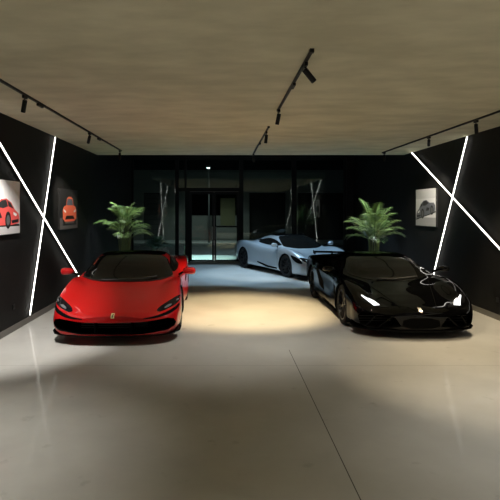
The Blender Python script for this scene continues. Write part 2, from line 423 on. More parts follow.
W = (1, .82, .56); N2 = (1, .92, .78); N = (.85, .95, 1)
SP = 1.0
spot(-2.55, 6.53, (-3.4, 7.5, .75), 'black spotlight on left track, nearest one in view', 470, 78, (1, .97, .92), .6)
spot(-2.55, 9.72, (-3.4, 11.2, 1.6), 'black spotlight on left track, above the dark print', 240, 50, N2)
spot(-2.55, 12.6, (-2.58, 13.2, 1.5), 'black spotlight at the far end of left track, over the palm', 270, 60, N)
spot(4.2, 8.35, (4.4, 8.3, 0), 'black spotlight on right track, nearest one in view', 330, 88, W)
spot(4.2, 10.25, (4.95, 12.3, 1.75), 'black spotlight on right track, between the tops of the two light tubes', 420, 46, N2)
spot(4.2, 13.05, (4.0, 13.35, 1.5), 'black spotlight at the far end of right track, over the palm', 270, 60, N)
spot(.84, 5.08, (4.1, 6.5, .0), 'tilted black spotlight on nearer middle track, at its near end', 470, 76, W, 1.0)
spot(.84, 7.46, (.25, 8.2, 0), 'black spotlight hanging straight at the far end of nearer middle track', 240, 100, (1, .97, .89), 1.0)
spot(.84, 9.55, (.5, 10.0, 0), 'black spotlight near the front end of farther middle track', 900, 70, (1, .76, .42))
spot(.84, 13.45, (1.2, 15.5, .2), 'black spotlight at far end of farther middle track, against dark glass', 200, 60, N)
spot(-2.55, 4.0, (-2.6, 4.0, 0), 'black spotlight on left track, first beyond the near photo edge', 240, 78, (1, .97, .90), .9)
spot(4.2, 4.0, (3.5, 4.1, 0), 'black spotlight on right track, first beyond the near photo edge', 260, 84, (1, .97, .90), .9)
for x, sn in ((-2.55, 'left'), (4.2, 'right')):  # added spots out of view; their floor bounce brightens the near ceiling
    for y, yn in ((1.2, 'just beside the viewpoint'), (-1.6, 'well behind the viewpoint')):
        spot(x, y, (x*.6 + .3, y - .8, 0), 'unseen black spotlight added on %s track, %s' % (sn, yn), 430, 95, N2)
# recessed cool downlights over the front display zone
for x, y, t in ((-.4, 15.8, 'left'), (1.6, 15.4, 'middle'), (3.6, 15.8, 'right')):
    o = thing('downlight', 'round cool white downlight in the high dark ceiling, %s of three' % t, 'ceiling light', (x, y, RC), 0, 'downlights over the shopfront')
    MB().lathe([(.0, 0), (.08, 0), (.08, -.05), (.066, -.05), (.06, -.01), (0, -.01)], M['track'], None, 28).build('housing', o, smooth=True)
    MB().lathe([(0, -.012), (.058, -.012)], M['lens'], None, 24).build('lens', o)
    L = bpy.data.lights.new('down_lamp', 'SPOT'); L.energy = 420; L.spot_size = math.radians(66); L.spot_blend = .25; L.color = (.46, .74, 1); L.shadow_soft_size = .06
    lo = bpy.data.objects.new('down_lamp', L); COL.objects.link(lo); lo.parent = o; lo.location = (0, 0, -.06)

# ------------------------------------------------------------------ palms
def frond(mb, base, az, elev, length, droop, leafn=17, wid=.02, leaflen=.30, mat=None):
    p = Vector(base); pts = []; N_ = 12
    e = elev
    for i in range(N_+1):
        pts.append(p.copy())
        dv = Vector((math.cos(az)*math.cos(e), math.sin(az)*math.cos(e), math.sin(e)))
        p = p + dv * (length/N_); e -= droop/N_ * (0.35 + 1.3*i/N_)
    mb.tube(pts, [.007 - .005*i/N_ for i in range(N_+1)], M['stem'], 5)
    for k in range(leafn):
        t = .16 + .84*k/(leafn-1); q = t*N_; i = min(int(q), N_-1); fr = q - i
        b = pts[i].lerp(pts[i+1], fr); tan = (pts[i+1]-pts[i]).normalized()
        side = tan.cross(Vector((0, 0, 1)));
        if side.length < .05: side = Vector((-math.sin(az), math.cos(az), 0))
        side.normalize(); up = side.cross(tan)
        ll = leaflen * (math.sin(PI*min(1, .22 + .72*t))**.7) * random.uniform(.85, 1.1)
        for s in (-1, 1):
            d0 = (tan*.75 + side*s*.85 + up*.35*random.uniform(.6, 1.2)).normalized()
            a = b; c = b + d0*ll*.5; g = c + (d0 - Vector((0, 0, .75))).normalized()*ll*.55
            wv = d0.cross(up).normalized()*wid*.5 + up*.002
            vs = [a - wv*.4, a + wv*.4, c + wv, c - wv, g]
            mb.add(vs, [(0, 1, 2, 3), (3, 2, 4)], mat)
def palm(name, label, loc, h, n, mat, seed, flen=(.75, 1.05), stemz=.55):
    random.seed(seed)
    o = thing(name, label, 'plant', loc, 0, 'potted palms')
    MB().lathe([(0, 0), (.17, 0), (.185, .01), (.235, .46), (.235, .48), (.215, .48), (.21, .44), (0, .44)], M['pot'], None, 32).build('pot', o, smooth=True)
    MB().lathe([(0, .445), (.21, .442)], M['soil'], None, 24).build('soil', o)
    for k in range(n):
        a = 2*PI*k*.381966 + random.uniform(-.25, .25); r0 = random.uniform(.02, .10)
        b = Vector((r0*math.cos(a), r0*math.sin(a), .44))
        inner = k / n
        top = b + Vector((math.cos(a)*.10*(1-inner), math.sin(a)*.10*(1-inner), (h-.44)*stemz*random.uniform(.75, 1.05)*(.75+.35*inner)))
        mb = MB(); mid = (b+top)/2 + Vector((math.cos(a)*.01, math.sin(a)*.01, 0))
        mb.tube([b, mid, top], [.013, .011, .008], M['stem'], 6)
        el = math.radians(30 + 52*inner + random.uniform(-14, 12))
        frond(mb, top, a, el, random.uniform(*flen), math.radians(70 - 30*inner), 22, .013, .36, mat)
        mb.build('frond', o, smooth=False)
    return o
palm('potted_palm', 'green potted palm behind the red car by the left wall', (-2.55, 13.25, 0), 2.42, 22, M['leaf'], 3, (.42, .62), .64)
palm('potted_palm', 'green potted palm behind the black car by the right wall', (4.02, 13.4, 0), 2.1, 24, M['leaf'], 11, (.54, .78), .62)
palm('potted_shrub', 'low dark leafy potted plant in front of the left glass pane', (-2.12, 16.2, 0), 1.12, 16, M['leaf_dark'], 5, (.22, .36), .55)

# ------------------------------------------------------------------ cars
def hermite(keys, t, ys):
    # keys: list of values at ys (non-uniform), finite-difference cubic
    n = len(ys); i = 0
    while i < n-2 and t > ys[i+1]: i += 1
    h = ys[i+1]-ys[i]; u = (t-ys[i])/h
    def slope(k):
        if k == 0: return (keys[1]-keys[0])/(ys[1]-ys[0])
        if k == n-1: return (keys[-1]-keys[-2])/(ys[-1]-ys[-2])
        a = (keys[k]-keys[k-1])/(ys[k]-ys[k-1]); b = (keys[k+1]-keys[k])/(ys[k+1]-ys[k])
        w0 = ys[k+1]-ys[k]; w1 = ys[k]-ys[k-1]
        return (a*w0 + b*w1)/(w0+w1)
    m0, m1 = slope(i)*h, slope(i+1)*h
    return (2*u**3-3*u**2+1)*keys[i] + (u**3-2*u**2+u)*m0 + (-2*u**3+3*u**2)*keys[i+1] + (u**3-u**2)*m1

def loft(stations, sub=5, ny=110):
    ys = [s[0] for s in stations]; K = len(stations[0][1]); L = ys[-1]
    tt = set(ys)
    for k in range(ny+1):
        tt.add(round(L*k/ny, 4))
    for k in range(10): tt.add(round(.2*k/10, 4))
    tt = sorted(tt)
    # drop near duplicates
    T = [tt[0]]
    for t in tt[1:]:
        if t - T[-1] > .006: T.append(t)
    T[-1] = L
    rings = []
    for t in T:
        ctl = [(hermite([s[1][k][0] for s in stations], t, ys), hermite([s[1][k][1] for s in stations], t, ys)) for k in range(K)]
        ctl[0] = (0, ctl[0][1]); ctl[-1] = (0, ctl[-1][1])
        # arc-length parametrised hermite through the control points, mirrored at the ends
        ext = [(-ctl[1][0], ctl[1][1])] + ctl + [(-ctl[-2][0], ctl[-2][1])]
        ss = [0.0]
        for a, b in zip(ext, ext[1:]): ss.append(ss[-1] + max(1e-3, math.hypot(b[0]-a[0], b[1]-a[1])**.7))
        half = []
        for k in range(1, K):
            for q in range(sub):
                s_ = ss[k] + (ss[k+1]-ss[k])*q/sub
                half.append((hermite([e[0] for e in ext], s_, ss), hermite([e[1] for e in ext], s_, ss)))
        half.append(ctl[-1]); half[0] = ctl[0]
        ring = [(x, t, z) for x, z in half] + [(-x, t, z) for x, z in reversed(half[1:-1])]
        rings.append(ring)
    n = len(rings[0]); vs = [p for r in rings for p in r]; fs = []
    for i in range(len(rings)-1):
        for k in range(n):
            q = (k+1) % n; fs.append((i*n+k, i*n+q, (i+1)*n+q, (i+1)*n+k))
    fs.append(tuple(range(n))); fs.append(tuple(reversed(range((len(rings)-1)*n, len(rings)*n))))
    return vs, fs

def resample(pts, step, closed=True):
    out = []; n = len(pts)
    for i in range(n if closed else n-1):
        a, b = Vector(pts[i]), Vector(pts[(i+1) % n]); m = max(1, int((b-a).length/step))
        out += [a.lerp(b, k/m) for k in range(m)]
    return out
def smooth_poly(pts, it=2):
    pts = [Vector(p) for p in pts]
    for _ in range(it):
        q = []
        for i in range(len(pts)):
            a, b = pts[i], pts[(i+1) % len(pts)]; q += [a.lerp(b, .22), a.lerp(b, .78)]
        pts = q
    return pts

class Car:
    def __init__(s, name, label, loc, rz, stations, paint):
        s.root = thing(name, label, 'car', loc, rz); s.paint = paint; s.root['label'] = label
        s.vs, s.fs = loft(stations)
        bm = bmesh.new(); vv = [bm.verts.new(p) for p in s.vs]
        for f in s.fs: bm.faces.new([vv[i] for i in f])
        bmesh.ops.recalc_face_normals(bm, faces=bm.faces)
        s.bvh = BVHTree.FromBMesh(bm)
        me = bpy.data.meshes.new('body'); bm.to_mesh(me); bm.free()
        me.materials.append(paint); me.materials.append(M['cavity'])
        s.body = bpy.data.objects.new('body', me); COL.objects.link(s.body); s.cutters = []
    def cut(s, mb):
        c = mb.build('cutter'); c.data.materials.clear(); c.data.materials.append(M['cavity']); s.cutters.append(c)
        md = s.body.modifiers.new('cut', 'BOOLEAN'); md.operation = 'DIFFERENCE'; md.object = c; md.solver = 'EXACT'
        try: md.material_mode = 'TRANSFER'
        except Exception: pass
    def finish(s):
        dg = bpy.context.evaluated_depsgraph_get(); dg.update()
        me = bpy.data.meshes.new_from_object(s.body.evaluated_get(dg))
        s.body.modifiers.clear(); s.body.data = me
        for c in s.cutters: bpy.data.objects.remove(c)
        bm = bmesh.new(); bm.from_mesh(me)
        for f in bm.faces: f.smooth = True
        for e in bm.edges:
            if not e.is_manifold or e.calc_face_angle(0) > math.radians(38): e.smooth = False
            elif len({f.material_index for f in e.link_faces}) > 1: e.smooth = False
        bm.to_mesh(me); bm.free()
        s.body.name = 'body'; s.body.parent = s.root
    def hit(s, p2, axis, side=1):
        a, b = p2
        if axis == 'front': o, d = Vector((a, -2, b)), Vector((0, 1, 0))
        elif axis == 'back': o, d = Vector((a, 9, b)), Vector((0, -1, 0))
        elif axis == 'top': o, d = Vector((a, b, 4)), Vector((0, 0, -1))
        else: o, d = Vector((3*side, a, b)), Vector((-side, 0, 0))
        h = s.bvh.ray_cast(o, d)
        if h[0] is None:
            h = s.bvh.find_nearest(o + d*(2.4 if axis != 'top' else 3.0))
        n = h[1]
        if n.dot(d) > 0: n = -n
        return h[0], n
    def patch(s, pts, axis, mat, off=.004, side=1, rnd=1, step=.035, sink=.012):
        P = smooth_poly(pts, rnd) if rnd else [Vector(p) for p in pts]
        B = resample([tuple(p) for p in P], step); nb = len(B)
        x0, x1 = min(p[0] for p in B), max(p[0] for p in B); y0, y1 = min(p[1] for p in B), max(p[1] for p in B)
        inner = []
        def inside(x, y):
            c = False; j = nb-1
            for i in range(nb):
                if (B[i][1] > y) != (B[j][1] > y) and x < (B[j][0]-B[i][0])*(y-B[i][1])/(B[j][1]-B[i][1]) + B[i][0]: c = not c
                j = i
            return c
        gx = x0 + step/2
        while gx < x1:
            gy = y0 + step/2
            while gy < y1:
                if inside(gx, gy) and min((Vector((gx, gy)) - b.to_2d()).length for b in B) > step*.45: inner.append(Vector((gx, gy)))
                gy += step
            gx += step
        res = geometry.delaunay_2d_cdt([b.to_2d() for b in B] + inner, [(i, (i+1) % nb) for i in range(nb)], [], 1, 1e-6)
        v2, e2, f2 = res[0], res[1], res[2]
        hits = [s.hit((p[0], p[1]), axis, side) for p in v2]
        vs = [h + n*off for h, n in hits]; fs = [tuple(f) for f in f2]
        cnt = {}
        for f in fs:
            for i in range(len(f)):
                k = (f[i], f[(i+1) % len(f)]); cnt[frozenset(k)] = cnt.get(frozenset(k), 0) + 1
        bd = [tuple(k) for k, c in cnt.items() if c == 1]
        base = len(vs); mp = {}
        for a, b in bd:
            for q in (a, b):
                if q not in mp: mp[q] = len(vs); vs.append(hits[q][0] - hits[q][1]*sink)
        fs += [(a, b, mp[b], mp[a]) for a, b in bd]
        mb = MB(); mb.add(vs, fs, mat); return mb
    def part(s, name, pts, axis, mat, mirror=False, parent=None, label=None, **k):
        outs = []
        for sd in ((1, -1) if mirror else (1,)):
            q = [(p[0]*sd, p[1]) for p in pts] if axis != 'side' else pts
            mb = s.patch(q, axis, mat, side=sd, **k)
            o = mb.build(name, parent or s.root, smooth=True, autosmooth=55)
            if label: o['label'] = label
            outs.append(o)
        return outs
    def wheels(s, axles, spokes=10, dark=True, caliper=None):
        for y, R, w, xo in axles:
            for sd in (1, -1):
                A = Matrix.Translation((sd*xo, y, R)) @ Matrix.Rotation(PI/2*sd, 4, 'Y')
                rr = R*.76
                ty = MB(); ty.lathe([(rr, -.01), (R*.86, .0), (R*.96, -.012), (R, -.04), (R, -w+.04), (R*.96, -w+.012), (R*.86, -w), (rr, -w+.01)], M['rubber'], A, 48, True)
                t = ty.build('wheel', s.root, smooth=True)
                rm = MB(); rm.lathe([(rr, -.012), (rr-.02, -.012), (rr-.03, -.04), (rr-.035, -w+.03), (rr, -w+.01)], M['rim'], A, 48)
                rm.lathe([(0, -.03), (.035, -.03), (.05, -.045), (.06, -.075), (0, -.075)], M['rim'], A, 24)
                for k in range(spokes):
                    for dd in (-.09, .09):
                        a = 2*PI*k/spokes
                        p0 = A @ Vector((.045*math.cos(a), .045*math.sin(a), -.052)); p1 = A @ Vector(((rr-.02)*math.cos(a+dd), (rr-.02)*math.sin(a+dd), -.03))
                        rm.tube([p0, p0.lerp(p1, .5) , p1], [.016, .012, .013], M['rim'], 6)
                rm.build('rim', t, smooth=True)
                MB().lathe([(0, -.10), (R*.56, -.10), (R*.56, -.128), (0, -.128)], M['disc'], A, 40).build('brake_disc', t, smooth=True)
                cb = MB(); pr = []
                for kk in range(7):
                    an = math.radians(20 + 50*kk/6) + (PI/2 if sd > 0 else PI/2)
                    for r_, zz in ((R*.38, -.075), (R*.62, -.075), (R*.62, -.15), (R*.38, -.15)): pr.append(A @ Vector((r_*math.cos(an), r_*math.sin(an), zz)))
                fsc = [(i*4+j, i*4+(j+1) % 4, (i+1)*4+(j+1) % 4, (i+1)*4+j) for i in range(6) for j in range(4)] + [(0, 1, 2, 3), (24, 27, 26, 25)]
                cb.add(pr, fsc, caliper or M['caliper']); cb.build('brake_caliper', t)
                # arch
                s.cut(MB().lathe([(0, .12), (R+.035, .12), (R+.035, -w-.015), (0, -w-.015)], M['cavity'], A, 56))
    def mirror(s, p, foot, mat, size=(.13, .075, .065)):
        for sd in (1, -1):
            c = Vector((p[0]*sd, p[1], p[2])); mb = MB(); n, r = 14, 20; prof = []
            vs, fs = [], []
            for i in range(n+1):
                th = PI*i/n
                for k in range(r):
                    ph = 2*PI*k/r; ca, sa = math.cos(ph), math.sin(ph)
                    x = math.sin(th)*ca; y = math.cos(th); z = math.sin(th)*sa
                    sq = lambda v: math.copysign(abs(v)**.75, v)
                    yy = y*size[1]*(1.0 if y < 0 else .35)
                    vs.append(c + Vector((sq(x)*size[0]*(1 + .1*sd*0), yy, sq(z)*size[2]*(1 - .25*sq(x)*-sd*.6))))
            for i in range(n):
                for k in range(r):
                    q = (k+1) % r; fs.append((i*r+k, i*r+q, (i+1)*r+q, (i+1)*r+k))
            o = mb.add(vs, fs, mat).build('mirror', s.root, smooth=True, autosmooth=70)
            f = Vector((foot[0]*sd, foot[1], foot[2]))
            e = c + Vector((-sd*size[0]*.5, -.01, -size[2]*.4))
            MB().tube([f, f.lerp(e, .5) + Vector((0, -.01, .02)), e], [.024, .018, .018], M['carbon'], 8).build('mirror_stalk', o, smooth=True)
            MB().box((c.x-size[0]*.8, c.y+size[1]*.33, c.z-size[2]*.7), (c.x+size[0]*.8, c.y+size[1]*.40, c.z+size[2]*.7), M['glass']).build('mirror_glass', o)
    def splitter(s, front, z0, z1, mat, name='splitter', back=.6):
        pts = [(x, y) for x, y in front] + [(-x, y) for x, y in reversed(front)]
        pts = [p for i, p in enumerate(pts) if i == 0 or p != pts[i-1]]
        n = len(pts); vs = [(x, y, z0) for x, y in pts] + [(x, y, z1) for x, y in pts]
        fs = [tuple(range(n)), tuple(range(n, 2*n))] + [(i, (i+1) % n, n+(i+1) % n, n+i) for i in range(n)]
        return MB().add(vs, fs, mat).build(name, s.root, bevel=.006)
def prism_front(pts, y0, y1, mirror_full=True):
    P = pts + ([(-x, z) for x, z in reversed(pts) if abs(x) > 1e-6] if mirror_full else [])
    n = len(P); mb = MB()
    vs = [(x, y0, z) for x, z in P] + [(x, y1, z) for x, z in P]
    mb.add(vs, [tuple(range(n)), tuple(range(n, 2*n))] + [(i, (i+1) % n, n+(i+1) % n, n+i) for i in range(n)], M['cavity'])
    return mb
def S(y, zb, wb, *rest): return (y, [(0, zb), (wb, zb)] + list(rest))

# ---------------- red mid-engined car
ZB = .11
red_st = [
 S(0.00, .12, .35, (.48,.15), (.52,.26), (.50,.36), (.42,.40), (.32,.415), (.22,.425), (.11,.43), (0,.432)),
 S(0.06, .11, .55, (.70,.14), (.74,.27), (.70,.38), (.60,.425), (.46,.445), (.32,.455), (.16,.46), (0,.462)),
 S(0.18, .11, .72, (.84,.14), (.885,.28), (.845,.42), (.73,.46), (.56,.48), (.38,.49), (.19,.497), (0,.50)),
 S(0.40, .11, .82, (.92,.15), (.96,.33), (.915,.545), (.79,.56), (.62,.55), (.42,.555), (.2,.56), (0,.565)),
 S(0.75, .11, .86, (.95,.17), (.985,.42), (.925,.69), (.78,.69), (.62,.645), (.42,.635), (.2,.64), (0,.645)),
 S(1.10, .11, .86, (.96,.17), (.985,.50), (.91,.785), (.77,.775), (.64,.73), (.42,.715), (.2,.72), (0,.725)),
 S(1.38, .11, .86, (.96,.17), (.98,.52), (.91,.815), (.84,.805), (.76,.79), (.50,.80), (.24,.81), (0,.815)),
 S(1.70, .11, .86, (.955,.17), (.965,.50), (.915,.79), (.86,.825), (.80,.865), (.63,.955), (.32,.985), (0,.995)),
 S(2.10, .11, .86, (.945,.17), (.955,.50), (.92,.78), (.87,.825), (.80,.90), (.65,1.085), (.34,1.125), (0,1.135)),
 S(2.45, .11, .86, (.945,.17), (.96,.50), (.93,.79), (.88,.83), (.80,.92), (.63,1.135), (.32,1.175), (0,1.185)),
 S(2.90, .11, .86, (.965,.17), (.98,.52), (.955,.85), (.88,.88), (.78,.95), (.58,1.12), (.30,1.155), (0,1.165)),
 S(3.30, .12, .86, (.98,.18), (1.0,.55), (.965,.915), (.86,.94), (.73,.975), (.50,1.06), (.25,1.09), (0,1.10)),
 S(3.65, .13, .86, (.975,.19), (1.0,.58), (.955,.96), (.83,.97), (.68,.965), (.45,1.0), (.22,1.02), (0,1.03)),
 S(4.10, .16, .84, (.965,.22), (.99,.60), (.93,.955), (.80,.96), (.65,.945), (.42,.95), (.20,.955), (0,.96)),
 S(4.50, .22, .80, (.92,.28), (.95,.60), (.90,.91), (.76,.915), (.60,.91), (.40,.91), (.20,.91), (0,.91)),
 S(4.71, .32, .70, (.80,.37), (.84,.60), (.80,.84), (.70,.86), (.56,.865), (.36,.87), (.18,.87), (0,.87)),
]
red_st = [(y, [(x, z + .03) if (y < .8 and i < 3) else (x, z) for i, (x, z) in enumerate(p)]) for y, p in red_st]
RED = Car('sports_car', 'glossy red sports car with black roof, parked by the left wall', (-1.605, 7.40, 0), math.radians(2.2), red_st, M['red'])
def build_red(c):
    c.cut(prism_front([(0,.335),(.40,.345),(.66,.372),(.80,.385),(.885,.36),(.92,.30),(.895,.25),(.80,.215),(.45,.17),(0,.16)], -.3, .34))
    c.wheels([(1.09, .345, .255, .965), (3.74, .36, .31, .985)], 10)
    c.finish()
    r = c.root
    c.part('windshield', [(-.50,1.30),(0,1.24),(.50,1.30),(.80,1.52),(.755,1.80),(.635,2.16),(.33,2.22),(0,2.23),(-.33,2.22),(-.635,2.16),(-.755,1.80),(-.80,1.52)], 'top', M['glass'], rnd=1)
    c.part('roof_panel', [(-.30,2.24),(0,2.25),(.30,2.24),(.60,2.18),(.60,2.6),(.54,3.0),(.42,3.3),(0,3.34),(-.42,3.3),(-.54,3.0),(-.60,2.6),(-.60,2.18)], 'top', M['carbon'], rnd=1)
    c.part('side_window', [(1.62,.88),(1.80,.95),(2.10,1.045),(2.40,1.09),(2.75,1.07),(2.95,.99),(2.80,.90),(2.2,.865)], 'side', M['glass'], mirror=True)
    c.part('engine_cover', [(-.36,3.42),(.36,3.42),(.42,4.1),(.3,4.35),(-.3,4.35),(-.42,4.1)], 'top', M['glass'], rnd=1)
    hl = c.part('headlight', [(.62,.475),(.69,.462),(.86,.515),(.955,.565),(.962,.63),(.92,.638),(.80,.58),(.66,.512)], 'front', M['lamp_dark'], mirror=True, rnd=1, step=.02)
    for h, sd in zip(hl, (1, -1)):
        c.patch([(sd*a, b) for a, b in [(.74,.492),(.82,.515),(.86,.545),(.80,.54),(.74,.508)]], 'front', M['lamp_clear'], off=.008, step=.015).build('headlight_lens', h, smooth=True)
        c.patch([(sd*a, b) for a, b in [(.90,.572),(.945,.582),(.945,.60),(.91,.595)]], 'front', M['lamp_clear'], off=.008, step=.015).build('headlight_lens', h, smooth=True)
    c.part('brake_duct', [(.44,.398),(.60,.418),(.80,.462),(.915,.52),(.955,.545),(.96,.505),(.90,.462),(.80,.425),(.62,.392),(.44,.385)], 'front', M['cavity'], mirror=True, rnd=1, step=.02)
    c.part('door_intake', [(2.72,.55),(2.95,.62),(3.10,.80),(3.02,.84),(2.80,.78),(2.66,.64)], 'side', M['cavity'], mirror=True)
    c.part('side_skirt', [(1.5,.12),(3.32,.12),(3.30,.17),(1.52,.155)], 'side', M['carbon'], mirror=True, rnd=0)
    # door shut lines
    c.part('door_seam', [(1.55,.30),(1.56,.30),(1.64,.82),(1.63,.82)], 'side', M['cavity'], mirror=True, rnd=0, off=.0015)
    # hood seam and wiper
    c.part('wiper_cowl', [(-.52,1.285),(0,1.225),(.52,1.285),(.80,1.50),(.79,1.53),(.50,1.325),(0,1.262),(-.50,1.325),(-.79,1.53),(-.80,1.50)], 'top', M['plastic'], rnd=1, off=.007)
    w = MB(); pts = []
    for x, y in ((-.42,1.30),(-.1,1.275),(.25,1.31),(.52,1.42)):
        h, n = c.hit((x, y), 'top'); pts.append(h + n*.025)
    w.tube(pts, .011, M['plastic'], 6); w.build('wiper', r, smooth=True)
    # emblem: small yellow plate with a dark figure
    b = c.patch([(-.024,.405),(.024,.405),(.024,.462),(-.024,.462)], 'front', M['badge_y'], off=.008, rnd=0, step=.012).build('emblem', r)
    c.patch([(-.012,.415),(.004,.412),(.006,.43),(.014,.445),(.004,.455),(-.004,.442),(-.013,.437)], 'front', M['plastic'], off=.0095, rnd=0, step=.01).build('emblem_figure', b)
    # lower lip, grille bars
    c.splitter([(0,-.03),(.30,-.02),(.56,.02),(.76,.09),(.90,.20),(.975,.38),(.985,.62),(.70,.70),(0,.70)], .135, .155, M['carbon'])
    g = MB()
    for z in (.225, .255, .285, .315): g.box((-.50,.20,z-.004), (.50,.215,z+.004), M['plastic'])
    for sx in (-.27, .27): g.box((sx-.012,.05,.17), (sx+.012,.2,.345), M['carbon'])
    g.build('grille', r)
    c.mirror((1.08,1.60,.905), (.90,1.66,.83), M['red'], (.115,.075,.062))
    c.part('tail_light', [(.40,.80),(.66,.79),(.68,.72),(.42,.73)], 'back', M['tail'], mirror=True, step=.02)
    c.part('rear_diffuser', [(-.62,.36),(.62,.36),(.70,.56),(-.70,.56)], 'back', M['carbon'], rnd=0)
build_red(RED)

# ---------------- black wedge car
blk_st = [
 S(0.00, .13, .35, (.46,.16), (.50,.28), (.47,.37), (.38,.40), (.29,.41), (.20,.415), (.10,.42), (0,.42)),
 S(0.08, .12, .62, (.74,.15), (.78,.29), (.74,.42), (.63,.45), (.48,.455), (.32,.455), (.16,.46), (0,.46)),
 S(0.25, .12, .80, (.92,.15), (.955,.31), (.91,.50), (.78,.525), (.58,.515), (.38,.51), (.19,.51), (0,.51)),
 S(0.55, .12, .88, (.97,.16), (1.0,.38), (.945,.65), (.79,.66), (.60,.61), (.40,.595), (.20,.59), (0,.59)),
 S(0.95, .12, .90, (.985,.17), (1.015,.48), (.955,.765), (.80,.76), (.62,.705), (.40,.685), (.20,.68), (0,.68)),
 S(1.28, .12, .90, (.985,.17), (1.01,.50), (.945,.785), (.82,.785), (.70,.765), (.44,.765), (.22,.765), (0,.765)),
 S(1.65, .12, .90, (.97,.17), (.975,.48), (.935,.78), (.86,.80), (.78,.84), (.60,.91), (.30,.925), (0,.93)),
 S(2.10, .12, .90, (.96,.17), (.945,.46), (.935,.775), (.87,.815), (.79,.885), (.61,1.05), (.32,1.08), (0,1.085)),
 S(2.50, .12, .90, (.965,.17), (.96,.48), (.955,.80), (.88,.845), (.78,.925), (.59,1.10), (.30,1.13), (0,1.135)),
 S(2.90, .12, .90, (.985,.17), (1.005,.53), (.985,.865), (.88,.905), (.76,.96), (.55,1.09), (.28,1.12), (0,1.125)),
 S(3.30, .12, .90, (1.0,.18), (1.035,.56), (1.0,.945), (.87,.965), (.72,.985), (.50,1.04), (.25,1.07), (0,1.08)),
 S(3.75, .13, .90, (1.0,.19), (1.045,.60), (1.0,.985), (.86,.985), (.70,.98), (.46,1.0), (.22,1.01), (0,1.02)),
 S(4.30, .18, .88, (.98,.24), (1.02,.62), (.97,.945), (.84,.935), (.66,.925), (.44,.92), (.20,.92), (0,.92)),
 S(4.70, .28, .80, (.90,.34), (.95,.62), (.90,.89), (.78,.89), (.60,.885), (.40,.885), (.20,.885), (0,.885)),
 S(4.86, .40, .70, (.78,.45), (.82,.62), (.78,.84), (.70,.85), (.54,.855), (.36,.86), (.18,.86), (0,.86)),
]
blk_st = [(y, [(x*(.955 if y < .3 else .965 if y < .7 else .985 if y < 1.0 else 1), z) for x, z in p]) for y, p in blk_st]
blk_st = [(y, [(x - .03, z - .045) if (y > 3.2 and i == 4) else (x - .02, z) if (y > 3.2 and i in (2, 3)) else (x, z - .02) if (y > 3.2 and i == 5) else (x, z) for i, (x, z) in enumerate(p)]) for y, p in blk_st]
blk_st = [(y, [(x, z + .03) if (y < .8 and i < 3) else (x, z) for i, (x, z) in enumerate(p)]) for y, p in blk_st]
BLK = Car('sports_car', 'glossy black wedge-shaped sports car with lit headlights and rear wing', (3.06, 7.75, 0), math.radians(.2), blk_st, M['black'])
